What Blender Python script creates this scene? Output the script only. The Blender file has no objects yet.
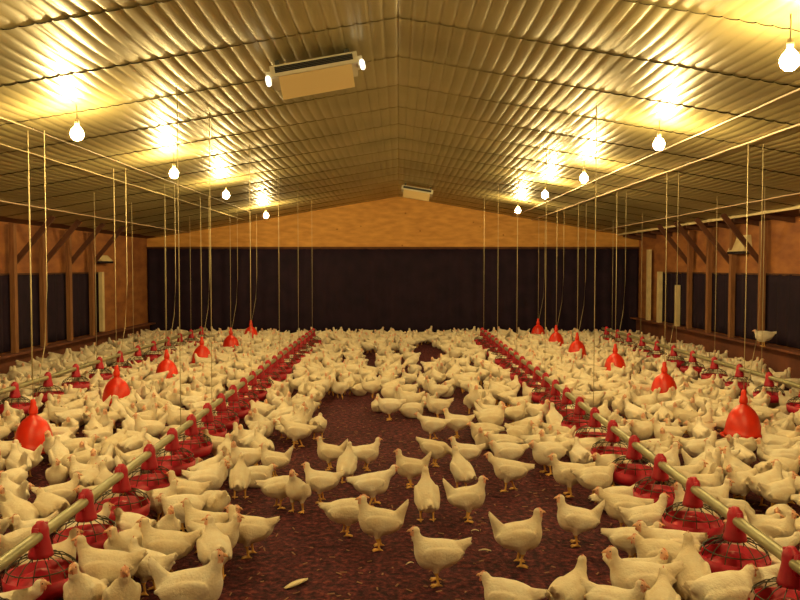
import bpy, math, random
import numpy as np
from mathutils import Vector, Matrix

random.seed(11)
rng = np.random.default_rng(5)
C = bpy.context.scene.collection
PI = math.pi
H = 1.70            # camera height
F = 780.0           # focal length in pixels of the 800x600 frame
CX = 398.0
TP = 32.0 / F       # tangent of the downward pitch
Y0, Y1 = -3.5, 19.0
XL, XR = -6.1, 5.85
RIDGE, SL = 3.45, 0.17

def floor_at(px, py):
    t = (py - 300) / F
    Y = H * (1 - t * TP) / (t + TP)
    p = math.atan(TP)
    dep = Y * math.cos(p) + H * math.sin(p)
    return ((px - CX) / F * dep, Y)

def to_px(x, y, z=0.0):
    p = math.atan(TP)
    dz = z - H
    dep = y * math.cos(p) - dz * math.sin(p)
    up = y * math.sin(p) + dz * math.cos(p)
    if dep < .1: return (-999, 999)
    return (CX + F * x / dep, 300 - F * up / dep)

def ceil_z(x): return RIDGE - SL * abs(x)

# ------------------------------------------------------------------ materials
def mat(name, col, rough=.6, metal=0.0, var=None, scale=8.0, bump=0.0, bscale=60.0, coat=0, objrand=0, stretch=None, spec=None, detail=4):
    m = bpy.data.materials.new(name); m.use_nodes = True
    nt = m.node_tree; b = nt.nodes['Principled BSDF']
    b.inputs['Base Color'].default_value = (*col, 1)
    b.inputs['Roughness'].default_value = rough
    b.inputs['Metallic'].default_value = metal
    if spec is not None: b.inputs['Specular IOR Level'].default_value = spec
    tc = nt.nodes.new('ShaderNodeTexCoord'); src = tc.outputs['Object']
    if stretch:
        mp = nt.nodes.new('ShaderNodeMapping'); mp.inputs['Scale'].default_value = stretch
        nt.links.new(src, mp.inputs['Vector']); src = mp.outputs['Vector']
    if var:
        n = nt.nodes.new('ShaderNodeTexNoise'); n.inputs['Scale'].default_value = scale; n.inputs['Detail'].default_value = detail
        nt.links.new(src, n.inputs['Vector'])
        r = nt.nodes.new('ShaderNodeValToRGB')
        r.color_ramp.elements[0].position = .35; r.color_ramp.elements[0].color = (*var, 1)
        r.color_ramp.elements[1].position = .65; r.color_ramp.elements[1].color = (*col, 1)
        nt.links.new(n.outputs['Fac'], r.inputs['Fac'])
        out = r.outputs['Color']
        if objrand:
            oi = nt.nodes.new('ShaderNodeObjectInfo')
            mx = nt.nodes.new('ShaderNodeMix'); mx.data_type = 'RGBA'; mx.blend_type = 'MULTIPLY'
            mr = nt.nodes.new('ShaderNodeValToRGB')
            mr.color_ramp.elements[0].color = (.86, .82, .74, 1); mr.color_ramp.elements[1].color = (1, 1, 1, 1)
            nt.links.new(oi.outputs['Random'], mr.inputs['Fac'])
            mx.inputs['Factor'].default_value = 1
            nt.links.new(out, mx.inputs['A']); nt.links.new(mr.outputs['Color'], mx.inputs['B'])
            out = mx.outputs['Result']
        nt.links.new(out, b.inputs['Base Color'])
    if bump:
        n2 = nt.nodes.new('ShaderNodeTexNoise'); n2.inputs['Scale'].default_value = bscale; n2.inputs['Detail'].default_value = 3
        nt.links.new(src, n2.inputs['Vector'])
        bp = nt.nodes.new('ShaderNodeBump'); bp.inputs['Strength'].default_value = min(1, bump); bp.inputs['Distance'].default_value = .01
        nt.links.new(n2.outputs['Fac'], bp.inputs['Height']); nt.links.new(bp.outputs['Normal'], b.inputs['Normal'])
    return m

M = {}
M['feather'] = mat('white_feathers', (.87, .81, .68), .85, var=(.80, .68, .52), scale=14, bump=.5, bscale=90, objrand=1, spec=.2)
M['leg'] = mat('chicken_leg_skin', (.75, .42, .10), .6)
M['face'] = mat('chicken_face_skin', (.75, .38, .25), .6, var=(.8, .5, .35), scale=40)
M['comb'] = mat('comb_red', (.66, .24, .15), .5)
M['beak'] = mat('beak_horn', (.72, .38, .20), .5)
M['eye'] = mat('eye_dark', (.02, .012, .008), .2)
M['red'] = mat('red_plastic', (.80, .035, .008), .35, var=(.62, .022, .008), scale=6)
M['redpan'] = mat('red_pan_plastic', (.50, .008, .035), .5, var=(.36, .006, .025), scale=9)
M['pipe'] = mat('galvanised_pipe', (.37, .35, .21), .45, .5, var=(.28, .26, .15), scale=7)
M['wire'] = mat('grill_wire', (.05, .05, .03), .6)
M['cord'] = mat('pale_cord', (.50, .41, .23), .7)
M['cable'] = mat('ceiling_cable', (.70, .50, .34), .5)
M['steel'] = mat('ceiling_sheet', (.40, .33, .155), .40, .45, var=(.30, .25, .11), scale=.9, detail=3)
M['wood'] = mat('post_wood', (.30, .13, .05), .8, var=(.20, .08, .03), scale=6, bump=.2, stretch=(6, 6, .6))
M['darkwood'] = mat('eave_wood', (.13, .045, .02), .85, var=(.08, .025, .012), scale=4, bump=.3)
M['kick'] = mat('kickboard_wood', (.20, .06, .03), .8, var=(.12, .035, .02), scale=3, bump=.3)
M['pale'] = mat('pale_painted_wood', (.75, .62, .36), .6, var=(.62, .5, .28), scale=5)
M['curtain'] = mat('dark_curtain', (.014, .007, .019), .8, var=(.022, .010, .024), scale=3, bump=.3, bscale=4, spec=.2)
M['white'] = mat('heater_enamel', (.62, .58, .42), .4, var=(.55, .5, .36), scale=5)
M['panel'] = mat('heater_tan_panel', (.62, .46, .22), .5)
M['slot'] = mat('heater_dark_slot', (.02, .02, .03), .25)
M['chrome'] = mat('polished_end_cap', (.9, .88, .8), .18, 1)
M['socket'] = mat('bulb_socket', (.25, .2, .12), .5)
M['straw'] = mat('straw_fleck', (.30, .15, .075), .8, objrand=0)
M['featherbit'] = mat('loose_feather', (.8, .68, .45), .8)

def plywood():
    m = mat('plywood', (.66, .33, .075), .75, var=(.50, .23, .05), scale=5, bump=.15, stretch=(.6, 1, 2.2))
    nt = m.node_tree; b = nt.nodes['Principled BSDF']
    src = b.inputs['Base Color'].links[0].from_socket
    g = nt.nodes.new('ShaderNodeTexCoord')
    # knots: sparse dark spots
    v = nt.nodes.new('ShaderNodeTexVoronoi'); v.inputs['Scale'].default_value = 3.2
    nt.links.new(g.outputs['Object'], v.inputs['Vector'])
    r = nt.nodes.new('ShaderNodeValToRGB')
    r.color_ramp.elements[0].position = .03; r.color_ramp.elements[0].color = (.45, .35, .3, 1)
    r.color_ramp.elements[1].position = .09; r.color_ramp.elements[1].color = (1, 1, 1, 1)
    nt.links.new(v.outputs['Distance'], r.inputs['Fac'])
    mx = nt.nodes.new('ShaderNodeMix'); mx.data_type = 'RGBA'; mx.blend_type = 'MULTIPLY'; mx.inputs['Factor'].default_value = 1
    nt.links.new(src, mx.inputs['A']); nt.links.new(r.outputs['Color'], mx.inputs['B'])
    nt.links.new(mx.outputs['Result'], b.inputs['Base Color'])
    return m
M['ply'] = plywood()
M['sideply'] = mat('shaded_side_plywood', (.40, .155, .045), .8, var=(.25, .085, .03), scale=3, bump=.2, stretch=(1, .7, 2))  # shade below the eaves is put into this darker, redder plywood colour

def litter():
    m = bpy.data.materials.new('litter'); m.use_nodes = True
    nt = m.node_tree; b = nt.nodes['Principled BSDF']
    b.inputs['Roughness'].default_value = .9; b.inputs['Specular IOR Level'].default_value = .25
    tc = nt.nodes.new('ShaderNodeTexCoord')
    n = nt.nodes.new('ShaderNodeTexNoise'); n.inputs['Scale'].default_value = 24; n.inputs['Detail'].default_value = 7; n.inputs['Roughness'].default_value = .7
    n3 = nt.nodes.new('ShaderNodeTexNoise'); n3.inputs['Scale'].default_value = 2.2; n3.inputs['Detail'].default_value = 3
    for q in (n, n3): nt.links.new(tc.outputs['Object'], q.inputs['Vector'])
    r = nt.nodes.new('ShaderNodeValToRGB')
    e = r.color_ramp.elements
    e[0].position = .40; e[0].color = (.026, .005, .016, 1)
    e[1].position = .64; e[1].color = (.25, .055, .052, 1)
    k = e.new(.52); k.color = (.098, .016, .030, 1)
    nt.links.new(n.outputs['Fac'], r.inputs['Fac'])
    r2 = nt.nodes.new('ShaderNodeValToRGB')
    r2.color_ramp.elements[0].position = .3; r2.color_ramp.elements[0].color = (.72, .66, .72, 1)
    r2.color_ramp.elements[1].position = .7; r2.color_ramp.elements[1].color = (1.0, 1.0, 1.0, 1)
    nt.links.new(n3.outputs['Fac'], r2.inputs['Fac'])
    mx = nt.nodes.new('ShaderNodeMix'); mx.data_type = 'RGBA'; mx.blend_type = 'MULTIPLY'; mx.inputs['Factor'].default_value = 1
    nt.links.new(r.outputs['Color'], mx.inputs['A']); nt.links.new(r2.outputs['Color'], mx.inputs['B'])
    nt.links.new(mx.outputs['Result'], b.inputs['Base Color'])
    bp = nt.nodes.new('ShaderNodeBump'); bp.inputs['Strength'].default_value = 1; bp.inputs['Distance'].default_value = .03
    nt.links.new(n.outputs['Fac'], bp.inputs['Height']); nt.links.new(bp.outputs['Normal'], b.inputs['Normal'])
    return m
M['litter'] = litter()

BULB_STRENGTH = 800
WARM = (1.0, .735, .30)
def emitter(name, col, s):
    m = bpy.data.materials.new(name); m.use_nodes = True
    nt = m.node_tree; nt.nodes.clear()
    e = nt.nodes.new('ShaderNodeEmission'); o = nt.nodes.new('ShaderNodeOutputMaterial')
    e.inputs['Color'].default_value = (*col, 1); e.inputs['Strength'].default_value = s
    nt.links.new(e.outputs[0], o.inputs['Surface'])
    return m
M['lamp'] = emitter('small_end_lamp', (1, .9, .68), 2.5)
M['bulb'] = emitter('glowing_bulb', WARM, BULB_STRENGTH)

# ------------------------------------------------------------------ mesh helpers
class MB:
    def __init__(s): s.v = []; s.f = []
    def add(s, vs, fs):
        o = len(s.v); s.v += [tuple(p) for p in vs]; s.f += [tuple(i + o for i in f) for f in fs]; return s
    def box(s, x0, x1, y0, y1, z0, z1, mtx=None):
        vs = [Vector((x, y, z)) for z in (z0, z1) for y in (y0, y1) for x in (x0, x1)]
        if mtx: vs = [mtx @ v for v in vs]
        return s.add(vs, [(0, 2, 3, 1), (4, 5, 7, 6), (0, 1, 5, 4), (2, 6, 7, 3), (0, 4, 6, 2), (1, 3, 7, 5)])
    def tube(s, pts, r, n=8, cap=True):
        pts = [Vector(p) for p in pts]; rs = r if isinstance(r, (list, tuple)) else [r] * len(pts)
        rings = []
        for i, p in enumerate(pts):
            d = (pts[min(i + 1, len(pts) - 1)] - pts[max(i - 1, 0)]).normalized()
            a = d.cross(Vector((0, 0, 1)));
            if a.length < .05: a = d.cross(Vector((1, 0, 0)))
            a.normalize(); b = d.cross(a)
            rings.append([p + rs[i] * (math.cos(2 * PI * k / n) * a + math.sin(2 * PI * k / n) * b) for k in range(n)])
        vs = [v for rg in rings for v in rg]
        fs = [(i * n + k, i * n + (k + 1) % n, (i + 1) * n + (k + 1) % n, (i + 1) * n + k) for i in range(len(pts) - 1) for k in range(n)]
        if cap: fs += [tuple(range(n))[::-1], tuple((len(pts) - 1) * n + k for k in range(n))]
        return s.add(vs, fs)
    def lathe(s, prof, n=24, c=(0, 0, 0), sc=(1, 1)):
        vs = [(c[0] + r * math.cos(2 * PI * k / n), c[1] + r * math.sin(2 * PI * k / n), c[2] + z) for r, z in prof for k in range(n)]
        fs = [(i * n + k, i * n + (k + 1) % n, (i + 1) * n + (k + 1) % n, (i + 1) * n + k) for i in range(len(prof) - 1) for k in range(n)]
        return s.add(vs, fs)
    def mesh(s, name, m, smooth=False):
        me = bpy.data.meshes.new(name); me.from_pydata(s.v, [], s.f); me.materials.append(m)
        if smooth: me.polygons.foreach_set('use_smooth', [True] * len(me.polygons))
        me.update(); return me

def obj(name, me, parent=None, loc=None):
    o = bpy.data.objects.new(name, me); C.objects.link(o)
    if parent is not None: o.parent = parent
    if loc is not None: o.location = loc
    return o
def tag(o, label=None, cat=None, group=None, kind=None):
    if label: o['label'] = label
    if cat: o['category'] = cat
    if group: o['group'] = group
    if kind: o['kind'] = kind
    return o
def struct(name, mb, m, smooth=False, label=None):
    return tag(obj(name, mb.mesh(name, m, smooth)), label, None, None, 'structure')

# ------------------------------------------------------------------ the shed
# litter floor: slightly uneven
def grid(nx, ny, fx, fy, fz, name, m, smooth=True):
    u = np.linspace(0, 1, nx); v = np.linspace(0, 1, ny)
    U, V = np.meshgrid(u, v); X = fx(U, V); Y = fy(U, V); Z = fz(X, Y)
    co = np.stack([X, Y, Z], -1).reshape(-1, 3).astype(np.float32)
    return quadmesh(co, nx, ny, name, m, smooth)
def quadmesh(co, nx, ny, name, m, smooth=True):
    i = (np.arange(ny - 1)[:, None] * nx + np.arange(nx - 1)[None]).reshape(-1)
    q = np.stack([i, i + 1, i + 1 + nx, i + nx], -1).astype(np.int32)
    return np_mesh(co, q, name, [m], smooth)
def np_mesh(co, q, name, mats, smooth=True, mi=None):
    me = bpy.data.meshes.new(name)
    k = q.shape[1]
    me.vertices.add(len(co)); me.vertices.foreach_set('co', np.ascontiguousarray(co, np.float32).ravel())
    me.loops.add(q.size); me.loops.foreach_set('vertex_index', np.ascontiguousarray(q, np.int32).ravel())
    me.polygons.add(len(q)); me.polygons.foreach_set('loop_start', np.arange(len(q), dtype=np.int32) * k)
    try: me.polygons.foreach_set('loop_total', np.full(len(q), k, np.int32))
    except Exception: pass
    for m in mats: me.materials.append(m)
    if mi is not None: me.polygons.foreach_set('material_index', mi.astype(np.int32))
    me.polygons.foreach_set('use_smooth', np.full(len(q), smooth))
    me.update(calc_edges=True); me.validate()
    return me

fl = obj('floor', grid(241, 451, lambda U, V: XL - .1 + U * (XR - XL + .2), lambda U, V: Y0 + V * (Y1 - Y0),
     lambda X, Y: .006 * np.sin(3.1 * X + 1.3 * np.sin(2.3 * Y)) * np.sin(2.7 * Y) + rng.normal(0, .0022, X.shape), 'floor', M['litter']))
tag(fl, kind='structure')

# corrugated ceiling: scalloped ribs run along the shed, sheets sag between purlins 1 m apart
def ceiling_half(name, x0, x1):
    rib = .098; per = 8; step = 1.0; py = 10
    n = int(round(abs(x1 - x0) / rib)); nx = n * per + 1
    xs = np.linspace(0, n, nx); X1 = x0 + (x1 - x0) * xs / n
    prof = -.0085 * np.abs(np.sin(PI * xs)) ** .55
    rows = []; nb = int(math.ceil((Y1 - Y0) / step)); r2 = np.random.default_rng(3)
    for b in range(nb):
        amp = .007 + .005 * r2.random(); off = .35 * rng.random()
        for j in range(py):
            t = j / (py - 1); y = min(Y0 + b * step + t * step * 1.012, Y1)
            sag = -amp * math.sin(PI * t) ** 1.0 - (.0045 + .005 * np.clip((np.abs(X1) - .6) / 1.6, 0, 1)) * (1 - t)
            lane = .003 * np.sin(X1 * 2.1 + b * 1.7) * math.sin(PI * t)
            rows.append(np.stack([X1, np.full(nx, y), RIDGE - SL * np.abs(X1) + prof + sag + lane], -1))
    co = np.concatenate(rows, 0)
    ny = len(rows)
    jj = np.array([j for j in range(ny - 1) if (j + 1) % py])     # every bay is a sheet of its own with a lapped edge
    i = (jj[:, None] * nx + np.arange(nx - 1)[None]).reshape(-1)
    me = np_mesh(co, np.stack([i, i + 1, i + 1 + nx, i + nx], -1), name, [M['steel']])
    return tag(obj(name, me), kind='structure')
ceiling_half('ceiling', 0.0, -5.8)
ceiling_half('ceiling', 0.0, 5.35)

# eaves and roof deck above the sheets
mb = MB()
for x0, x1 in ((XL - .1, -5.78), (5.33, XR + .1)):
    z0, z1 = ceil_z(x0), ceil_z(x1)
    mb.add([(x0, Y0, z0), (x1, Y0, z1), (x1, Y1, z1), (x0, Y1, z0), (x0, Y0, z0 + .03), (x1, Y0, z1 + .03), (x1, Y1, z1 + .03), (x0, Y1, z0 + .03)],
           [(0, 1, 2, 3), (4, 7, 6, 5), (0, 4, 5, 1), (3, 2, 6, 7), (0, 3, 7, 4), (1, 5, 6, 2)])
struct('trim_1', mb, M['darkwood'])
mb = MB()
for x in (5.35,):
    mb.box(x - .012, x + .03, Y0, Y1, ceil_z(x) - .05, ceil_z(x) - .005)
struct('trim_2', mb, M['pale'])
# rafters in the dark eave
mb = MB()
for k in range(22):
    y = Y0 + .6 + k * 1.03
    mb.add([(5.40, y, ceil_z(5.4) - .09), (XR, y, ceil_z(XR) - .09), (XR, y + .05, ceil_z(XR) - .09), (5.40, y + .05, ceil_z(5.4) - .09),
            (5.40, y, ceil_z(5.4)), (XR, y, ceil_z(XR)), (XR, y + .05, ceil_z(XR)), (5.40, y + .05, ceil_z(5.4))],
           [(0, 1, 2, 3), (4, 7, 6, 5), (0, 4, 5, 1), (3, 2, 6, 7), (0, 3, 7, 4), (1, 5, 6, 2)])
struct('trim_3', mb, M['darkwood'])

# far wall: plywood gable above a dark curtain
def gable(y0, y1, zb):
    mb = MB()
    pts = [(XL - .1, zb), (XR + .1, zb), (XR + .1, ceil_z(XR + .1) + .02), (0, RIDGE + .02), (XL - .1, ceil_z(XL - .1) + .02)]
    vs = [(x, y0, z) for x, z in pts] + [(x, y1, z) for x, z in pts]
    fs = [(0, 1, 2, 3, 4), (9, 8, 7, 6, 5)] + [(i, (i + 1) % 5 + 0, (i + 1) % 5 + 5, i + 5) for i in range(5)]
    return mb.add(vs, fs)
struct('wall_far', gable(Y1, Y1 + .08, 0), M['ply'])
struct('wall_back', gable(Y0 - .08, Y0, 0), M['ply'])
mb = MB(); mb.box(XL, XR, Y1 - .06, Y1 - .002, 2.17, 2.215)
struct('trim_4', mb, M['darkwood'])
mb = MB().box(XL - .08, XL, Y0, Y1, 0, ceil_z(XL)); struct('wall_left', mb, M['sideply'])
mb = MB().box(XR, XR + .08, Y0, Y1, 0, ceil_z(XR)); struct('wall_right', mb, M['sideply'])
mb = MB().box(XL, XL + .06, Y0, Y1, 0, .34); mb.box(XL, XL + .20, Y0, Y1, .34, .375); struct('baseboard_left', mb, M['kick'])
mb = MB().box(XR - .06, XR, Y0, Y1, 0, .47); mb.box(XR - .20, XR, Y0, Y1, .47, .505); struct('baseboard_right', mb, M['kick'])

def curtain(name, p0, p1, z0, z1, nrm, label):
    # pleated sheet with thickness, hung between p0 and p1
    L = math.dist(p0, p1); n = int(L / .035); nz = 8
    t = np.linspace(0, 1, n); z = np.linspace(z0, z1, nz)
    T, Z = np.meshgrid(t, z)
    s = T * L
    fold = .014 * np.sin(s * 2 * PI / .31 + .8 * np.sin(s * 1.3)) * (1 - .3 * (Z - z0) / (z1 - z0)) + .006 * np.sin(s * 17)
    X = p0[0] + (p1[0] - p0[0]) * T + nrm[0] * (fold + .04); Y = p0[1] + (p1[1] - p0[1]) * T + nrm[1] * (fold + .04)
    me = quadmesh(np.stack([X, Y, Z], -1).reshape(-1, 3), n, nz, name, M['curtain'])
    o = obj(name, me)
    md = o.modifiers.new('thickness', 'SOLIDIFY'); md.thickness = .004
    hem = MB().tube([(p0[0] + nrm[0] * .04, p0[1] + nrm[1] * .04, z1), (p1[0] + nrm[0] * .04, p1[1] + nrm[1] * .04, z1)], .016, 8)
    obj('top_rail', hem.mesh('top_rail', M['darkwood'], True), o)
    return tag(o, label, 'curtain')
curtain('curtain', (XL + .02, Y1 - .02), (XR - .02, Y1 - .02), .012, 2.17, (0, -1), 'long dark curtain closing off the whole far end below the plywood gable')
curtain('curtain', (XL, Y0 + .1), (XL, 16.0), .40, 1.60, (1, 0), 'dark curtain over the left side opening behind the wooden posts')
curtain('curtain', (XR, Y0 + .1), (XR, 17.2), .53, 1.60, (-1, 0), 'dark curtain over the right side opening behind the wooden posts')

# side posts with knee braces
def post(side, y, w, m, z0=.375, z1=None, brace=True, label='', name='wall_post', grp=None):
    x = XL if side < 0 else XR
    s = 1 if side < 0 else -1
    zt = ceil_z(x) - .02 if z1 is None else z1
    if side > 0: z0 = max(z0, .506)
    xa, xb = sorted((x + s * .075, x + s * .15))
    o = obj(name, MB().box(xa, xb, y - w / 2, y + w / 2, z0, zt).mesh(name, m))
    if brace:
        xin = x + s * .72
        zc = ceil_z(xin) - .03
        b = MB()
        d = Vector((xin - (x + s * .1), 0, zc - 1.78)); L = d.length; ang = math.atan2(d.z, d.x)
        mt = Matrix.Translation((x + s * .1, y + w / 2 + .022, 1.78)) @ Matrix.Rotation(-ang, 4, 'Y')
        b.box(0, L, -.02, .02, -.04, .04, mt)
        obj('knee_brace', b.mesh('knee_brace', M['darkwood']), o)
    return tag(o, label, 'post', grp)
ordn = ['first', 'second', 'third', 'fourth', 'fifth', 'sixth', 'seventh', 'eighth', 'ninth', 'tenth', 'eleventh', 'twelfth']
for k, y in enumerate((12.15, 13.15, 14.2, 15.25)):
    post(-1, y, .10, M['wood'], label=f'brown wooden wall post with knee brace, {ordn[k]} from the left frame edge')
for k, y in enumerate((12.3, 13.4, 14.4, 15.35)):
    post(1, y, .10, M['wood'], label=f'brown wooden wall post with knee brace, {ordn[k]} from the right frame edge')
post(-1, 15.75, .11, M['pale'], .42, 1.62, False, 'pale painted post on the left wall beside the plywood panel')
post(1, 17.1, .15, M['pale'], .42, 1.62, False, 'wide pale post on the right wall where the dark curtain ends')
post(1, 17.85, .13, M['pale'], .50, 2.12, False, 'tall pale strip on the right plywood panel near the far corner')
post(1, 16.0, .12, M['pale'], .42, 1.35, False, 'short pale post on the right wall between brown posts')

def hood(x, y, z, s, w, h, label):
    # sloping vent hood on a side wall with a dark slot under it
    mb = MB(); d = .16 * s
    mb.add([(x, y - w / 2, z), (x, y + w / 2, z), (x, y + w / 2 * .8, z + h), (x, y - w / 2 * .8, z + h),
            (x + d, y - w / 2, z), (x + d, y + w / 2, z), (x + d * .35, y + w / 2 * .8, z + h), (x + d * .35, y - w / 2 * .8, z + h)],
           [(0, 1, 2, 3), (4, 7, 6, 5), (0, 4, 5, 1), (3, 2, 6, 7), (0, 3, 7, 4), (1, 5, 6, 2)])
    o = obj('vent_hood', mb.mesh('vent_hood', M['pale']))
    sl = MB().box(min(x, x + d), max(x, x + d), y - w / 2, y + w / 2, z - .045, z - .002)
    obj('dark_slot', sl.mesh('dark_slot', M['slot']), o)
    return tag(o, label, 'vent')
hood(XR, 13.2, 1.98, -1, .62, .27, 'pale sloping vent hood high on the right plywood wall')
hood(XL, 16.0, 1.84, 1, .62, .12, 'small pale vent hood high on the left plywood wall')

# long cables and pipes under the ceiling
def run(x, r, m, label, name, cat, drop=.03, hooks=True):
    pts = [(x, Y0 + .02 + (Y1 - Y0 - .05) * i / 44, ceil_z(x) - drop - r - .004 * abs(math.sin(PI * i / 2))) for i in range(45)]
    o = obj(name, MB().tube(pts, r, 8).mesh(name, m, True))
    hk = MB().box(x - .004, x + .004, -.01, .01, ceil_z(x) - drop - r, ceil_z(x) - .004).mesh('hanger', M['wire'])
    for i in range(0, 45, 4): obj('hanger', hk, o, (0, pts[i][1], 0))
    return tag(o, label, cat)
run(2.78, .008, M['cable'], 'pinkish power cable along the ceiling above the right row of bulbs', 'power_cable', 'cable')
run(3.24, .008, M['cable'], 'thin water pipe under the ceiling just outside the right bulbs', 'water_pipe', 'pipe')
run(4.80, .007, M['cable'], 'thin cable under the ceiling close to the right eave', 'power_cable', 'cable')
run(-3.12, .005, M['socket'], 'brown power cable along the ceiling above the left row of bulbs', 'power_cable', 'cable')
run(-3.55, .006, M['cord'], 'thin water pipe under the ceiling just outside the left bulbs', 'water_pipe', 'pipe')
run(-5.05, .007, M['cable'], 'thin cable under the ceiling close to the left eave', 'power_cable', 'cable')

# ------------------------------------------------------------------ bulbs
glass_me = MB().lathe([(.001, -.085), (.026, -.080), (.045, -.060), (.052, -.032), (.045, -.004), (.026, .02), (.015, .032)], 12).mesh('glass', M['bulb'], True)
sock_me = MB().lathe([(.001, .085), (.016, .084), (.019, .06), (.018, .03), (.013, .024), (.001, .024)], 12).mesh('socket', M['socket'], True)
def bulb(x, y, z, label, grp):
    r = obj('light_bulb', None, loc=(x, y, z)); r.empty_display_size = .1
    obj('glass', glass_me, r); obj('socket', sock_me, r)
    L = ceil_z(x) - z - .02
    obj('flex', MB().tube([(0, 0, .08), (.002, 0, .08 + (L - .08) * .5), (0, 0, L)], .004, 6).mesh('flex', M['socket'], True), r)
    return tag(r, label, 'light bulb', grp)
def lamp_at(px, py, zc):
    # lamp at height zc above eye level that projects to a pixel
    t = (300 - py) / F; p = math.atan(TP)
    # up/dep = t, with up = y sin p + zc cos p, dep = y cos p - zc sin p
    y = (zc * math.cos(p) + t * zc * math.sin(p)) / (t * math.cos(p) - math.sin(p))
    dep = y * math.cos(p) - zc * math.sin(p)
    return ((px - CX) / F * dep, y, H + zc)
for k, (px, py) in enumerate([(77, 130), (174, 171), (226, 193), (266, 214)]):
    x, y, z = lamp_at(px, py, 1.10)
    bulb(x, y, z, f'glowing bare bulb, {ordn[k]} from the camera in the left row', 'left row of bulbs')
for k, (px, py) in enumerate([(790, 55), (659, 141), (584, 176), (545, 193), (518, 209)]):
    x, y, z = lamp_at(px, py, 1.15)
    bulb(x, y, z, f'glowing bare bulb, {ordn[k]} from the camera in the right row', 'right row of bulbs')
for y in (3.7, .6):
    bulb(-2.68, y, 2.80, 'glowing bare bulb of the left row outside the picture beside the camera', 'left row of bulbs')
for y in (1.5,):
    bulb(2.32, y, 2.85, 'glowing bare bulb of the right row outside the picture beside the camera', 'right row of bulbs')

# ------------------------------------------------------------------ ceiling heaters
def heater(x, y, rz, sc, label, tilt, lamps=True):
    r = obj('ceiling_heater', None); r.empty_display_size = .2
    r.location = (x, y, ceil_z(x) - .05)
    r.rotation_euler = (0, tilt, rz); r.scale = (sc, sc, sc)
    # housing: angled front, long in local x
    def prism(x0, x1, prof):
        mb = MB(); n = len(prof)
        mb.add([(x0, a, b) for a, b in prof] + [(x1, a, b) for a, b in prof],
               [tuple(range(n))[::-1], tuple(range(n, 2 * n))] + [(i, (i + 1) % n, (i + 1) % n + n, i + n) for i in range(n)])
        return mb
    obj('housing', prism(-.37, .37, [(-.20, -.02), (.16, -.02), (.16, -.10), (.10, -.16), (-.20, -.10)]).mesh('housing', M['white']), r)
    obj('louvre', prism(-.33, .33, [(-.206, -.035), (-.195, -.035), (-.195, -.085), (-.206, -.085)]).mesh('louvre', M['slot']), r)
    fl = MB()
    for z in (-.047, -.06, -.073): fl.box(-.33, .33, -.214, -.206, z - .002, z + .002)
    obj('louvre_blade', fl.mesh('louvre_blade', M['wire']), r)
    obj('front_panel', prism(-.31, .31, [(-.20, -.112), (-.08, -.285), (-.07, -.278), (-.19, -.105)]).mesh('front_panel', M['panel']), r)
    obj('front_lip', prism(-.37, .37, [(-.225, -.09), (-.20, -.09), (-.20, -.118), (-.225, -.118)]).mesh('front_lip', M['white']), r)
    for s in (-1, 1):
        if not lamps: break
        e = MB().lathe([(.001, .055), (.022, .05), (.034, .03), (.036, -.02), (.028, -.05), (.001, -.06)], 14, (0, 0, 0))
        e.v = [(s * .40 + a * .62, -.17 + b * .62, -.13 + c * .8) for a, b, c in e.v]
        obj('end_lamp', e.mesh('end_lamp', M['lamp'], True), r)
        obj('lamp_holder', MB().box(s * .39 - .022, s * .39 + .022, -.15, .0, -.13, -.05).mesh('lamp_holder', M['white']), r)
    for s in (-1, 1):
        obj('bracket', MB().box(s * .3 - .02, s * .3 + .02, -.1, .1, -.02, .045).mesh('bracket', M['wire']), r)
    return tag(r, label, 'heater')
heater(-.66, 6.1, .10, .90, 'large pale box heater with lit end lamps under the ceiling left of the ridge', -.20)
heater(.40, 15.9, -.02, .86, 'small distant pale box heater under the ceiling right of the ridge', .17, False)

# ------------------------------------------------------------------ feed lines
cone_me = MB().lathe([(.001, .470), (.018, .468), (.022, .458), (.034, .448), (.040, .43), (.041, .39), (.047, .36), (.056, .32), (.060, .300), (.052, .297), (.03, .32)], 20)
for a in (-1, 1):   # saddle clamps over the pipe
    cone_me.box(-.012, .012, a * .05 - .006, a * .05 + .006, .36, .45)
cone_me = cone_me.mesh('feed_cone', M['redpan'], True)
pan_me = MB().lathe([(.001, .235), (.04, .225), (.10, .185), (.135, .165), (.155, .175), (.166, .215), (.173, .217), (.168, .155), (.15, .125), (.06, .12), (.001, .12)], 28).mesh('pan', M['redpan'], True)
g = MB()
for k in range(14):
    a = 2 * PI * k / 14
    g.tube([(.060 * math.cos(a), .060 * math.sin(a), .305), (.110 * math.cos(a), .110 * math.sin(a), .288), (.152 * math.cos(a), .152 * math.sin(a), .255), (.169 * math.cos(a), .169 * math.sin(a), .215)], .0028, 5)
for rr, zz in ((.155, .252), ):
    g.tube([(rr * math.cos(2 * PI * k / 20), rr * math.sin(2 * PI * k / 20), zz) for k in range(21)], .0035, 5, False)
grill_me = g.mesh('grill', M['wire'], True)
PZ = .405
PANS = {}
def feed_line(x, ys, cords, label, key):
    r = obj('feed_line', None, loc=(x, 0, 0)); r.empty_display_size = .2
    ya = ys[0] - .6; yb = ys[-1] + .35
    pipe = MB().tube([(0, ya + (yb - ya) * i / 20, PZ) for i in range(21)], .0275, 14)
    obj('feed_pipe', pipe.mesh('feed_pipe', M['pipe'], True), r)
    PANS[key] = []
    for y in ys:
        f = obj('feeder', cone_me, r, (0, y, 0))
        obj('pan', pan_me, f); obj('grill', grill_me, f)
        PANS[key].append((x, y))
    for y in cords:
        cz = ceil_z(x) - .02
        obj('suspension_cord', MB().tube([(0, y, PZ + .02), (.002, y, (PZ + cz) / 2), (0, y, cz)], .0030, 6).mesh('suspension_cord', M['cord'], True), r)
    return tag(r, label, 'feeder line')
def seq(a, step, b):
    out = []
    while a < b: out.append(a); a += step
    return out
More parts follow.
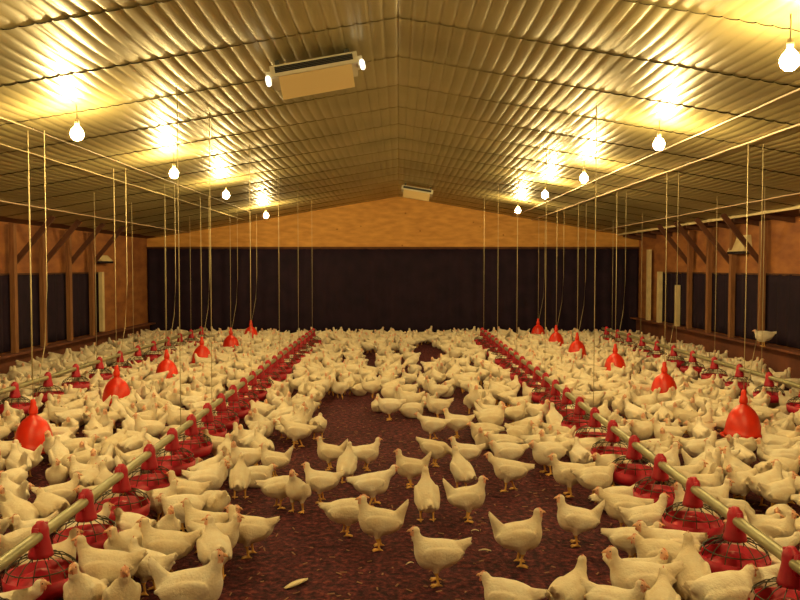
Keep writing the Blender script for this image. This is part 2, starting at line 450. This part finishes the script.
feed_line(-1.74, seq(3.19, .555, 16.2), [6.2, 7.25, 9.2, 11.4, 13.6, 15.8], 'left inner feed pipe with red pan feeders running to the far curtain', 'IL')
feed_line(1.74, seq(3.40, .575, 16.2), [6.9, 9.2, 11.4, 13.6, 15.8], 'right inner feed pipe with red pan feeders running to the far curtain', 'IR')
feed_line(-4.15, seq(7.6, .80, 17.0), [8.8, 10.7, 12.2, 13.9, 15.6], 'left outer feed pipe with red pan feeders beside the left wall', 'OL')
feed_line(4.40, seq(7.6, .80, 17.0), [9.4, 10.8, 12.3, 14.1, 16.0], 'right outer feed pipe with red pan feeders beside the right wall', 'OR')

# ------------------------------------------------------------------ bell drinkers
bell_me = MB().lathe([(.150, .0), (.172, -.006), (.176, .012), (.166, .022), (.160, .06), (.148, .12), (.128, .18), (.098, .228), (.060, .262), (.034, .28), (.030, .30), (.001, .30)], 32).mesh('bell', M['red'], True)
valve_me = MB().lathe([(.001, .29), (.034, .292), (.040, .305), (.036, .345), (.024, .37), (.026, .39), (.018, .42), (.001, .425)], 18).mesh('valve', M['red'], True)
lip_me = MB().lathe([(.150, -.03), (.195, -.034), (.205, -.01), (.200, -.008), (.19, -.024), (.150, -.02)], 32).mesh('drinking_trough', M['red'], True)
BELLS = {'L': [], 'R': []}
def bell(px, pyb, side, k):
    zb = .13
    t = (pyb - 300) / F; h = H - zb
    Y = h * (1 - t * TP) / (t + TP); p = math.atan(TP)
    x = (px - CX) / F * (Y * math.cos(p) + h * math.sin(p))
    r = obj('bell_drinker', None, loc=(x, Y, zb)); r.empty_display_size = .1
    obj('bell', bell_me, r); obj('valve', valve_me, r); obj('drinking_trough', lip_me, r)
    top = ceil_z(x) - .02 - zb
    obj('suspension_cord', MB().tube([(0, 0, .42), (.003, 0, top / 2), (0, 0, top)], .0036, 6).mesh('suspension_cord', M['cord'], True), r)
    xo = .14
    obj('water_hose', MB().tube([(.02, 0, .40), (.05, 0, .55), (xo * .8, 0, .9), (xo, 0, 1.4), (xo, 0, top)], .0030, 6).mesh('water_hose', M['cord'], True), r)
    BELLS[side].append((x, Y))
    w = 'left' if side == 'L' else 'right'
    pos = 'nearest the camera' if k == 0 else f'{ordn[k]} from the camera'
    tag(r, f'red bell drinker hanging among chickens, {pos} on the {w}', 'drinker', 'bell drinkers')
for k, (px, py) in enumerate([(34, 447), (117, 401), (167, 379), (202, 362), (231, 349.5), (251, 339)]): bell(px, py, 'L', k)
for k, (px, py) in enumerate([(743, 434), (664, 396), (615, 371.5), (577, 356), (556, 346), (538, 337)]): bell(px, py, 'R', k)

# ------------------------------------------------------------------ chickens: one continuous surface each, from blended rounded volumes
import openvdb
def rot(ax, a):
    return np.array(Matrix.Rotation(a, 3, ax), np.float32)
class Sdf:
    def __init__(s, lo, hi, h):
        s.lo = np.array(lo, np.float32); s.h = h
        n = [int((b - a) / h) + 2 for a, b in zip(lo, hi)]
        ax = [lo[i] + h * np.arange(n[i], dtype=np.float32) for i in range(3)]
        s.P = np.stack(np.meshgrid(*ax, indexing='ij'), -1)
        s.d = np.full(n, 9.0, np.float32)
    def smin(s, d, k):
        if k <= 0: s.d = np.minimum(s.d, d); return
        hh = np.clip(.5 + .5 * (s.d - d) / k, 0, 1)
        s.d = s.d * (1 - hh) + d * hh - k * hh * (1 - hh)
    def ell(s, c, r, k=.03, R=None):
        p = s.P - np.array(c, np.float32)
        if R is not None: p = p @ R
        r = np.array(r, np.float32)
        k0 = np.linalg.norm(p / r, axis=-1); k1 = np.linalg.norm(p / (r * r), axis=-1)
        s.smin(np.where(k1 > 1e-6, k0 * (k0 - 1) / np.maximum(k1, 1e-6), -min(r)), k)
    def cap(s, a, b, ra, rb, k=.02, flat=None):
        a = np.array(a, np.float32); b = np.array(b, np.float32); ba = b - a
        pa = s.P - a
        t = np.clip((pa @ ba) / (ba @ ba), 0, 1)
        q = pa - t[..., None] * ba
        if flat is not None:
            q = q.copy(); q[..., flat[0]] *= flat[1]
        s.smin(np.linalg.norm(q, axis=-1) - (ra + (rb - ra) * t), k)
    def mesh(s, adapt=0.0):
        g = openvdb.FloatGrid(9.0)
        g.copyFromArray(np.ascontiguousarray(s.d))
        v, q = g.convertToQuads(0.0)
        return v * s.h + s.lo, q[:, ::-1] if False else q

def chicken_shape(h, pitch=0.0, zb=.165, neck=(.112, 0, .245), head=(.122, 0, .283), hyaw=0., hpitch=0., tail=(-.175, .235), legs=True, stride=.0, fat=1.0, toes=True):
    s = Sdf((-.26, -.13, -.01), (.27, .13, .36), h)
    Ry = rot('Y', -pitch)
    def B(x, y, z):       # body-frame point -> hen frame (pitch about body centre)
        v = Ry @ np.array([x, y, z], np.float32)
        return (v[0], v[1], v[2] + zb)
    s.ell(B(-.005, 0, -.004), (.114, .077 * fat, .076 * fat), .0, Ry)
    s.ell(B(.052, 0, -.010), (.064, .066 * fat, .072 * fat), .03, Ry)      # breast
    s.ell(B(-.075, 0, .012), (.062, .052, .046), .03, Ry)                   # rump
    # tail: narrow fan of feathers
    b0 = B(-.095, 0, .022)
    for i, (dy, dz) in enumerate(((-.022, -.012), (-.012, .004), (0, .012), (.012, .004), (.022, -.012))):
        s.cap(b0, (tail[0], dy, tail[1] + dz + (zb - .165)), .034, .004, .014, (1, 1.35))
    # neck and head
    nb = B(.078, 0, .030)
    s.cap(nb, neck, .044, .025, .035)
    s.cap(neck, head, .024, .019, .012)
    hd = rot('Z', hyaw) @ rot('Y', hpitch)
    s.ell(head, (.027, .0185, .0205), .010, hd)
    # folded wings
    for sg in (-1, 1):
        Rw = Ry @ rot('Y', -.10) @ rot('Z', sg * .07)
        s.ell(B(-.018, sg * .066 * fat, .006), (.098, .016, .040), .013, Rw)
        s.ell(B(-.080, sg * .050 * fat, .020), (.060, .010, .018), .012, Rw)
    if legs:
        for sg in (-1, 1):
            st = stride * sg
            knee = (.012 + st * .4, sg * .040, .080); hip = (-.005, sg * .042, zb - .03); foot = (.0 + st, sg * .042, .012)
            s.cap(hip, knee, .038, .015, .02)
            s.cap(knee, foot, .0085 if h < .01 else .011, .0065 if h < .01 else .011, .008)
            if toes:
                for a in (-.55, 0, .55):
                    s.cap(foot, (foot[0] + .040 * math.cos(a), foot[1] + .040 * math.sin(a), .006), .0062, .0045, .004)
                s.cap(foot, (foot[0] - .020, foot[1], .006), .006, .004, .004)
    else:
        for sg in (-1, 1):
            s.ell((-.005, sg * .048, .045), (.062, .030, .042), .025)
    v, q = s.mesh()
    return v, q

def head_frame(head, hyaw, hpitch):
    return Matrix.Translation(head) @ Matrix.Rotation(hyaw, 4, 'Z') @ Matrix.Rotation(hpitch, 4, 'Y')

POSES = {
 'upright':  dict(),
 'u_shape':  dict(pitch=.10, neck=(.098, 0, .255), head=(.104, 0, .292), tail=(-.165, .285)),
 'walking':  dict(pitch=.05, neck=(.145, 0, .238), head=(.162, 0, .268), tail=(-.185, .205), stride=.03),
 'pecking':  dict(pitch=-.30, zb=.16, neck=(.165, 0, .120), head=(.182, 0, .075), hpitch=.9, tail=(-.165, .265)),
 'sitting':  dict(zb=.078, neck=(.108, 0, .155), head=(.118, 0, .192), tail=(-.180, .205), legs=False, fat=1.1),
 'resting':  dict(zb=.076, neck=(.105, 0, .125), head=(.128, 0, .148), tail=(-.185, .185), legs=False, fat=1.12),
 'looking':  dict(pitch=.12, neck=(.100, 0, .250), head=(.106, .006, .287), hyaw=1.2, tail=(-.172, .222)),
 'glancing': dict(pitch=.06, neck=(.108, 0, .245), head=(.114, -.006, .281), hyaw=-1.0, tail=(-.178, .240)),
 'hunched':  dict(pitch=-.02, neck=(.110, 0, .215), head=(.130, 0, .240), tail=(-.180, .225), fat=1.08),
 'alert':    dict(pitch=.50, zb=.170, neck=(.085, 0, .285), head=(.092, 0, .325), tail=(-.175, .150)),
}
REACH = {'pecking': .2}
def assign(v, q, P, legs_on=True):
    c = v[q].mean(1); mi = np.zeros(len(q), np.int32)
    hm = np.array(head_frame(P.get('head', (.122, 0, .283)), P.get('hyaw', 0), P.get('hpitch', 0)).inverted())
    hc = c @ hm[:3, :3].T + hm[:3, 3]
    face = (hc[:, 0] > .004) & (np.linalg.norm(hc, axis=1) < .034)
    mi[face] = 2
    if P.get('legs', True):
        mi[(c[:, 2] < .076)] = 1
        # head down poses: the head must not turn into leg colour
        mi[(c[:, 2] < .076) & (np.linalg.norm(hc, axis=1) < .06)] = 0; mi[face] = 2
        mi[(c[:, 2] < .076) & (np.abs(c[:, 0]) > .09)] = np.where(face[(c[:, 2] < .076) & (np.abs(c[:, 0]) > .09)], 2, 0)
    return mi
comb_v = MB()
cp = [(-.010, 0), (-.008, .006), (-.003, .005), (0, .009), (.004, .006), (.008, .009), (.012, .005), (.016, 0)]
comb_v.add([(x, -.0022, z + .017) for x, z in cp] + [(x, .0022, z + .017) for x, z in cp],
           [tuple(range(8)), tuple(range(15, 7, -1))] + [(i, i + 8, (i + 1) % 8 + 8, (i + 1) % 8) for i in range(8)])
for sg in (-1, 1):
    pass
comb_me = comb_v.mesh('comb', M['comb'])
wat = MB()
for sg in (-1, 1): wat.tube([(.018, sg * .006, -.010), (.019, sg * .007, -.020), (.018, sg * .007, -.028)], [.003, .0055, .002], 6)
wattle_me = wat.mesh('wattle', M['comb'], True)
beak_me = MB().tube([(.020, 0, .001), (.032, 0, -.001), (.043, 0, -.007)], [.0095, .0065, .0012], 8).mesh('beak', M['beak'], True)
eye_mb = MB()
eye_me = MB().lathe([(.0001, -.0035), (.0025, -.0025), (.0035, 0), (.0025, .0025), (.0001, .0035)], 8).mesh('eye', M['eye'], True)

HI = {}; LO = {}
for nm, P in POSES.items():
    v, q = chicken_shape(.0052, **P)
    me = np_mesh(v, q, 'chicken', [M['feather'], M['leg'], M['face']], True, assign(v, q, P))
    # relax the voxel steps
    HI[nm] = me
    v2, q2 = chicken_shape(.0135, toes=False, **P)
    LO[nm] = (v2, q2, assign(v2, q2, P))
# smooth the high meshes a little
import bmesh
for me in HI.values():
    bm = bmesh.new(); bm.from_mesh(me)
    vs = [v for v in bm.verts if v.co.z > .085 or abs(v.co.x) > .09]
    for _ in range(2): bmesh.ops.smooth_vert(bm, verts=vs, factor=.5, use_axis_x=True, use_axis_y=True, use_axis_z=True)
    bmesh.ops.recalc_face_normals(bm, faces=bm.faces)
    bm.to_mesh(me); bm.free()
    me.polygons.foreach_set('use_smooth', [True] * len(me.polygons))

HENS = []    # dict(x,y,a,pose,sc,label)
def hen(x, y, deg, pose, sc=1.0, label=None, z=0.0):
    HENS.append(dict(x=x, y=y, a=math.radians(deg), pose=pose, sc=sc, label=label, z=z))
def H_(px, py, deg, pose, sc=1.0, label=None):
    x, y = floor_at(px, py); hen(x, y, deg, pose, sc, label)

# hand placed hens of the aisle and the foreground (pixel of the feet; 0 = facing right, 90 = away)
H_(438, 584, 180, 'upright', 1.03, 'white chicken facing left alone on bare litter, nearest in the middle of the aisle')
H_(380, 549, 176, 'u_shape', 1.04, 'big white chicken facing left with its raised tail to the right, middle of the aisle')
H_(345, 535, 20, 'hunched', .95, 'white chicken partly hidden behind the big one facing left, its tail to the left')
H_(372, 506, 12, 'walking', 1.0, 'white chicken walking right in the aisle with its neck stretched forward')
H_(427, 522, 95, 'alert', 1.02, 'round white chicken seen from behind in the middle of the aisle')
H_(467, 521, 0, 'u_shape', .98, 'white chicken facing right beside the round one seen from behind')
H_(411, 487, 178, 'u_shape', .95, 'white chicken facing left with tail up on open litter, middle of the aisle')
H_(462, 491, 120, 'alert', .95, 'white chicken standing tall facing away, in front of a pair in the right aisle')
H_(466, 470, 175, 'upright', .93, 'white chicken half hidden behind the tall one facing away')
H_(434, 466, 8, 'pecking', .95, 'white chicken with head down left of the tall one facing away')
H_(510, 491, 165, 'walking', 1.0, 'white chicken facing left, front one of two stacked at the aisle\'s right edge')
H_(508, 471, 178, 'hunched', .98, 'white chicken facing left, hind one of two at the aisle\'s right edge')
H_(503, 452, 178, 'resting', 1.05, 'white chicken resting behind the pair at the aisle\'s right edge')
H_(548, 474, 200, 'hunched', 1.1, 'plump white chicken standing with bare legs at the aisle\'s right edge')
H_(519, 565, 2, 'u_shape', 1.05, 'white chicken facing right with white tail raised, just right of the nearest lone one')
H_(577, 545, 170, 'u_shape', .98, 'white chicken with both legs showing, tail raised to the right, right foreground')
H_(334, 470, 175, 'u_shape', .9, 'white chicken at the left of the huddle of three in the aisle')
H_(347, 484, 80, 'alert', .92, 'white chicken at the front of the huddle of three in the aisle')
H_(362, 470, 15, 'upright', .9, 'white chicken at the right of the huddle of three in the aisle')
H_(322, 502, 172, 'upright', .95, 'white chicken facing left at the aisle\'s left edge, rightmost of three in a row')
H_(298, 512, 250, 'alert', .92, 'upright white chicken facing the camera, middle of three in a row on the left')
H_(278, 508, 30, 'hunched', .92, 'white chicken with head tucked, leftmost of three in a row at the aisle edge')
H_(249, 556, 172, 'upright', 1.0, 'white chicken facing left beside the open litter, left foreground')
H_(240, 499, 95, 'alert', .92, 'slim white chicken seen from behind at the aisle\'s left edge')
H_(256, 486, 10, 'resting', 1.0, 'round white chicken resting behind the slim one on the left')
H_(275, 478, 178, 'u_shape', .9, 'white chicken with raised tail beside open litter left of the aisle')
H_(207, 502, 15, 'upright', 1.0, 'white chicken facing right with dark litter in front of its head, left')
H_(188, 515, 168, 'upright', 1.0, 'white chicken facing left behind the dark litter gap on the left')
H_(298, 448, 170, 'walking', 1.0, 'white chicken with its tail over the bare litter, upper left aisle edge')
H_(318, 440, 85, 'hunched', .95, 'white chicken at the upper left corner of the bare litter')
H_(390, 420, 180, 'hunched', 1.0, 'white chicken at the left end of the row above the bare litter')
H_(412, 417, 0, 'resting', 1.05, 'white chicken in the middle of the row above the bare litter')
H_(438, 420, 185, 'upright', 1.0, 'white chicken at the right end of the row above the bare litter')
H_(433, 440, 175, 'walking', .95, 'white chicken just below the row at the top of the bare litter')
H_(458, 438, 170, 'upright', .98, 'white chicken facing left at the upper right of the bare litter')
H_(484, 440, 190, 'resting', 1.1, 'white chicken resting at the upper right of the bare litter')
H_(168, 577, 176, 'upright', 1.08, 'white chicken facing left with upright neck and pointed tail, lower left foreground')
H_(207, 551, 165, 'upright', 1.0, 'white chicken facing left behind the pointed tail of another, lower left')
H_(108, 604, 176, 'upright', 1.15, 'long white chicken facing left beside the nearest left feeder pan')
H_(90, 628, 260, 'alert', 1.0, 'white chicken facing the camera at the bottom edge, left of its twin')
H_(118, 632, 300, 'alert', 1.0, 'white chicken at the bottom edge with head turned right, right of its twin')
H_(192, 628, 4, 'u_shape', 1.18, 'large white chicken facing right with tail up, cut off by the bottom edge')
H_(30, 622, 12, 'walking', 1.05, 'white chicken facing right below the nearest left feeder pan')
H_(128, 555, 150, 'hunched', 1.0, 'plump white chicken right of the second left feeder pan')
H_(92, 556, 30, 'upright', 1.0, 'white chicken facing right in front of the second left feeder pan')
H_(150, 535, 200, 'hunched', 1.0, 'white chicken behind the plump one by the second left feeder pan')
H_(556, 628, 50, 'upright', 1.0, 'white chicken with raised head facing right at the bottom edge, right foreground')
H_(524, 630, 150, 'hunched', 1.0, 'white chicken left of the raised head at the bottom edge')
H_(640, 618, 178, 'upright', 1.15, 'large white chicken facing left with reddish face, bottom edge right foreground')
H_(662, 586, 165, 'hunched', 1.05, 'white chicken behind the large one with the reddish face')
H_(712, 632, 20, 'hunched', 1.2, 'big white chicken at the bottom edge beside the nearest right feeder pan')
H_(730, 606, 80, 'alert', 1.1, 'upright white chicken beside the pan of the second right feeder')
H_(700, 590, 185, 'walking', 1.1, 'white chicken stretched left behind the big one by the right feeders')
H_(650, 548, 15, 'upright', 1.05, 'white chicken facing right with open litter behind its tail, right foreground')
H_(624, 532, 175, 'walking', 1.0, 'white chicken facing left behind the open litter, right foreground')
H_(640, 520, 10, 'resting', 1.1, 'white chicken resting left of the fourth right feeder pan')
H_(572, 497, 178, 'upright', 1.05, 'white chicken with pointed tail at the edge of the right aisle')
H_(600, 500, 10, 'hunched', 1.05, 'white chicken facing right behind the one with both legs showing')
N_HAND = len(HENS)

# random flock
def in_poly(px, py, poly):
    c = False; n = len(poly)
    for i in range(n):
        x1, y1 = poly[i]; x2, y2 = poly[(i + 1) % n]
        if (y1 > py) != (y2 > py) and px < (x2 - x1) * (py - y1) / (y2 - y1) + x1: c = not c
    return c
BARE = [(132, 660), (140, 612), (205, 590), (225, 572), (225, 520), (232, 502), (262, 478), (290, 452), (312, 440), (318, 404), (374, 400), (380, 418), (442, 421), (470, 446), (525, 462), (572, 484), (585, 505), (626, 548), (600, 590), (590, 660)]
PATCH = [(428, 352, 15, 4.5), (403, 364, 7, 4), (370, 358, 8, 3.5), (378, 378, 5, 6), (458, 406, 11, 10), (500, 412, 6, 5), (415, 379, 6, 4),
         (272, 424, 8, 9), (292, 403, 6, 7), (690, 440, 9, 6), (760, 446, 7, 6), (160, 425, 6, 5), (505, 424, 5, 4), (345, 356, 6, 3), (335, 372, 4, 4),
         (70, 500, 10, 7), (118, 475, 9, 6), (40, 470, 12, 6), (750, 487, 9, 6), (715, 420, 7, 4), (600, 470, 7, 5), (600, 560, 24, 14)]
cell = {}
def disks(x, y, a, sc):
    c, s = math.cos(a), math.sin(a)
    return [(x + c * o * sc, y + s * o * sc) for o in (.085, .0, -.10)]
def free(ds, rr=.118):
    for (x, y) in ds:
        i, j = int(math.floor(x / .2)), int(math.floor(y / .2))
        for u in (-1, 0, 1):
            for w in (-1, 0, 1):
                for (a, b) in cell.get((i + u, j + w), ()):
                    if (a - x) ** 2 + (b - y) ** 2 < rr * rr: return False
    return True
def put(ds):
    for (x, y) in ds: cell.setdefault((int(math.floor(x / .2)), int(math.floor(y / .2))), []).append((x, y))
# keep the hand placed hens clear of pans and drinkers
for h_ in HENS:
    for _ in range(12):
        moved = False
        for (ox, oy, orr) in [(x, y, .225) for k in PANS for x, y in PANS[k]] + [(x, y, .22) for k in BELLS for x, y in BELLS[k]]:
            for (dx_, dy_) in disks(h_['x'], h_['y'], h_['a'], h_['sc']):
                d_ = math.hypot(dx_ - ox, dy_ - oy)
                if d_ < orr:
                    h_['x'] += (dx_ - ox) / (d_ + 1e-5) * (orr - d_ + .002); h_['y'] += (dy_ - oy) / (d_ + 1e-5) * (orr - d_ + .002); moved = True
        if not moved: break
for _ in range(6):      # and of each other
    for i_, a_ in enumerate(HENS):
        for b_ in HENS[i_ + 1:]:
            if abs(a_['x'] - b_['x']) + abs(a_['y'] - b_['y']) > .6: continue
            for (ax, ay) in disks(a_['x'], a_['y'], a_['a'], a_['sc']):
                for (bx, by) in disks(b_['x'], b_['y'], b_['a'], b_['sc']):
                    d_ = math.hypot(ax - bx, ay - by)
                    if d_ < .125:
                        u_ = (.125 - d_) / 2 / (d_ + 1e-5)
                        a_['x'] += (ax - bx) * u_; a_['y'] += (ay - by) * u_; b_['x'] -= (ax - bx) * u_; b_['y'] -= (ay - by) * u_
for h_ in HENS: put(disks(h_['x'], h_['y'], h_['a'], h_['sc']))
obst = [(x, y, .235) for k in PANS for x, y in PANS[k]] + [(x, y, .23) for k in BELLS for x, y in BELLS[k]]
oc = {}
for o in obst: oc.setdefault((int(math.floor(o[0])), int(math.floor(o[1]))), []).append(o)
def clear(ds):
    for x, y in ds:
        i, j = int(math.floor(x)), int(math.floor(y))
        for u in (-1, 0, 1):
            for w in (-1, 0, 1):
                for (a, b, r) in oc.get((i + u, j + w), ()):
                    if (a - x) ** 2 + (b - y) ** 2 < r * r: return False
    return True
rp = random.Random(77)
PW = [('upright', 17), ('u_shape', 12), ('walking', 8), ('pecking', 9), ('sitting', 15), ('resting', 14), ('looking', 8), ('glancing', 7), ('hunched', 15), ('alert', 5)]
names = [p for p, w in PW]; wts = [w for p, w in PW]
from mathutils import noise as mn
for it in range(70000):
    # more darts near the camera are not needed: uniform over the floor
    y = rp.uniform(3.45, 18.35); x = rp.uniform(XL + .33, XR - .33)
    if abs(x) > .56 * y + .9: continue
    px, py = to_px(x, y)
    if in_poly(px, py, BARE) : continue
    hp = .28 * F / (y + .1)
    if any(((px - a) / c) ** 2 + ((py - q * hp - b) / d) ** 2 < 1.4 for a, b, c, d in PATCH for q in (0, .35, .7, 1)): continue
    # thinner flock in loose blotches
    nv = mn.noise(Vector((x * 1.4, y * 1.0, 3.3)))
    if nv > .30 and rp.random() < .8: continue
    a = rp.uniform(0, 2 * PI)
    sc = rp.uniform(.90, 1.08)
    ds = disks(x, y, a, sc)
    if not free(ds, .155 if 355 < px < 485 and 345 < py < 425 else .118) or not clear(ds): continue
    put(ds)
    hen(x, y, math.degrees(a), rp.choices(names, wts)[0], sc)
# one standing on the ledge of the right wall
hen(XR - .16, 11.8, 178, 'hunched', 1.0, 'white chicken perched on the ledge of the right wall between two posts', z=.505)
HENS[-1]['x'] = XR - .30; HENS[-1]['a'] = math.radians(172); 

def visible(h_):
    px, py = to_px(h_['x'], h_['y'], .15 + h_['z'])
    m = .15 / max(h_['y'], .1) * F
    return -m * .5 < px < 800 + m * .5 and py < 600 + m * .6
hand = HENS[:N_HAND] + [HENS[-1]]
rest = HENS[N_HAND:-1]
vis = sorted([h_ for h_ in rest if visible(h_)], key=lambda q: q['y'])
indiv = vis[:300 - len(hand)]
ids = set(id(h_) for h_ in indiv)
crowd = [h_ for h_ in rest if id(h_) not in ids]
print('HENS', len(HENS), 'individual', len(indiv) + len(hand), 'crowd', len(crowd), 'far individual y', indiv[-1]['y'])

# describe each remaining hen by its nearest landmark
LM = []
for key, nm in (('IL', 'left feed line'), ('IR', 'right feed line')):
    for k, (x, y) in enumerate(PANS[key][:11]): LM.append((x, y, f'{ordn[k]} {nm} feeder'.replace('feed line', 'line')))
for key, nm in (('OL', 'outer left feed line'), ('OR', 'outer right feed line')):
    for k, (x, y) in enumerate(PANS[key][:3]): LM.append((x, y, f'{ordn[k]} {nm} feeder'.replace('feed line', 'line')))
for key, nm in (('L', 'left'), ('R', 'right')):
    for k, (x, y) in enumerate(BELLS[key][:3]): LM.append((x, y, f'{ordn[k]} {nm} bell drinker'))
DIRN = ['facing right', 'facing away', 'facing left', 'facing camera']
DW = {'upright': 'standing', 'u_shape': 'tail-up', 'walking': 'walking', 'pecking': 'pecking', 'sitting': 'sitting', 'resting': 'resting',
      'looking': 'standing', 'glancing': 'standing', 'hunched': 'hunched', 'alert': 'upright'}
grp = {}
for h_ in indiv:
    best = min(LM, key=lambda l: math.hypot(l[0] - h_['x'], (l[1] - h_['y'])))
    dx, dy = h_['x'] - best[0], h_['y'] - best[1]
    side = ('right of' if dx > 0 else 'left of') if abs(dx) > abs(dy) else ('behind' if dy > 0 else 'in front of')
    face = DIRN[int(((math.degrees(h_['a']) + 45) % 360) // 90)]
    grp.setdefault((best[2], side, DW[h_['pose']], face), []).append((math.hypot(dx, dy), h_))
used = set()
for (lm, side, dw, face), L in grp.items():
    L.sort(key=lambda t: t[0])
    for r, (_, h_) in enumerate(L):
        rank = '' if len(L) == 1 else ('nearest one ' if r == 0 else f'{ordn[r]} one ')
        h_['label'] = f'{dw} white chicken {face}, {rank}{side} the {lm}'
        n = len(h_['label'].split()); assert n <= 16, h_['label']
        assert h_['label'] not in used; used.add(h_['label'])

def place(h_):
    P = POSES[h_['pose']]
    o = obj('chicken', HI[h_['pose']])
    o.location = (h_['x'], h_['y'], h_['z'] + .001); o.rotation_euler = (0, 0, h_['a']); s = h_['sc']; o.scale = (s, s, s)
    tag(o, h_['label'], 'chicken', 'white chickens of the flock')
    hf = head_frame(P.get('head', (.122, 0, .283)), P.get('hyaw', 0), P.get('hpitch', 0))
    b = obj('beak', beak_me, o); b.matrix_local = hf
    c = obj('comb', comb_me, o); c.matrix_local = hf
    if h_['y'] < 6.2:
        w = obj('wattle', wattle_me, o); w.matrix_local = hf
        for sg in (-1, 1):
            e = obj('eye', eye_me, o); e.matrix_local = hf @ Matrix.Translation((.010, sg * .0165, .005))
for h_ in hand + indiv: place(h_)

# the rest of the flock as one mesh
cos, qs, mis = [], [], []; off = 0
for h_ in crowd:
    v, q, mi = LO[h_['pose']]
    c, s = math.cos(h_['a']), math.sin(h_['a'])
    R = np.array([[c, -s, 0], [s, c, 0], [0, 0, 1]], np.float32)
    w = (v * h_['sc']) @ R.T + np.array([h_['x'], h_['y'], 0], np.float32)
    w[:, 2] = np.maximum(w[:, 2], .001)
    cos.append(w); qs.append(q + off); mis.append(mi); off += len(v)
me = np_mesh(np.concatenate(cos), np.concatenate(qs), 'chicken_flock', [M['feather'], M['leg'], M['face']], True, np.concatenate(mis))
print('crowd faces', len(me.polygons))
tag(obj('chicken_flock', me), 'dense far flock of white chickens filling the back of the shed', 'chickens', None, 'stuff')

# ------------------------------------------------------------------ bits in the litter
mb = MB(); rl = random.Random(4)
for k in range(1500):
    x = rl.uniform(-3.6, 3.6); y = rl.uniform(3.4, 9.5)
    if abs(x) > .56 * y + .2: continue
    a = rl.uniform(0, PI); L = rl.uniform(.006, .022); w = rl.uniform(.002, .005); t = rl.uniform(-.25, .25)
    mt = Matrix.Translation((x, y, .010)) @ Matrix.Rotation(a, 4, 'Z') @ Matrix.Rotation(t, 4, 'Y')
    mb.box(-L, L, -w, w, -.0015, .0015, mt)
tag(obj('straw_flecks', mb.mesh('straw_flecks', M['straw'])), 'short straw and shaving flecks strewn over the brown litter', 'straw', None, 'stuff')
def feather(px, py, rz, L, label):
    x, y = floor_at(px, py); mb = MB(); n = 10; vs = []
    for i in range(n + 1):
        t = i / n; w = .018 * L / .12 * math.sin(PI * min(1, t * .95 + .05)) ** .6 + .001; cx = L * (t - .5); cy = .25 * L * (t - .5) ** 2
        z = .012 + .01 * math.sin(PI * t)
        vs += [(cx, cy - w, z), (cx, cy, z + .004), (cx, cy + w, z), (cx, cy, z - .002)]
    fs = [(i * 4 + k, i * 4 + (k + 1) % 4, (i + 1) * 4 + (k + 1) % 4, (i + 1) * 4 + k) for i in range(n) for k in range(4)] + [(3, 2, 1, 0), (n * 4, n * 4 + 1, n * 4 + 2, n * 4 + 3)]
    mb.add(vs, fs)
    o = obj('feather', mb.mesh('feather', M['featherbit'], True), loc=(x, y, 0)); o.rotation_euler = (0, 0, rz)
    tag(o, label, 'feather')
feather(298, 586, .9, .17, 'curved loose feather on the bare litter, lower left of the aisle')
feather(485, 553, -.1, .075, 'small pale feather on the litter right of the nearest lone chicken')
feather(410, 566, .5, .05, 'tiny pale feather on the litter left of the nearest lone chicken')
feather(475, 533, .0, .05, 'tiny pale feather on the litter beneath the chicken facing right')

# ------------------------------------------------------------------ dusty air
hz = MB().box(XL + .16, XR - .16, Y0 + .1, Y1 - .2, .0, 3.40)
hm = bpy.data.materials.new('dusty_air'); hm.use_nodes = True
nt = hm.node_tree; nt.nodes.clear()
vol = nt.nodes.new('ShaderNodeVolumeScatter'); out = nt.nodes.new('ShaderNodeOutputMaterial')
vol.inputs['Density'].default_value = .010; vol.inputs['Anisotropy'].default_value = .75; vol.inputs['Color'].default_value = (1, .95, .88, 1)
nt.links.new(vol.outputs[0], out.inputs['Volume'])
HAZE = False
if HAZE:
    o = obj('dust_haze', hz.mesh('dust_haze', hm)); tag(o, 'thin dusty haze hanging in the air of the whole shed', 'haze', None, 'stuff')

# ------------------------------------------------------------------ world, camera, view
wd = bpy.data.worlds.new('World'); bpy.context.scene.world = wd; wd.use_nodes = True
wd.node_tree.nodes['Background'].inputs[0].default_value = (0, 0, 0, 1)
cam = bpy.data.cameras.new('Camera'); co = bpy.data.objects.new('Camera', cam); C.objects.link(co)
cam.lens = 36 * F / 800; cam.sensor_width = 36; cam.clip_start = .05
cam.shift_x = (400 - CX) / 800
co.location = (0, 0, H); co.rotation_euler = (PI / 2 - math.atan(TP), 0, 0)
sc = bpy.context.scene; sc.camera = co
sc.view_settings.view_transform = 'Standard'; sc.view_settings.look = 'None'; sc.view_settings.gamma = 1; sc.view_settings.use_curve_mapping = False
sc.view_settings.exposure = 0.25
sc.cycles.use_denoising = True
sc.cycles.max_bounces = 6; sc.cycles.volume_bounces = 0
sc.cycles.sample_clamp_indirect = 8
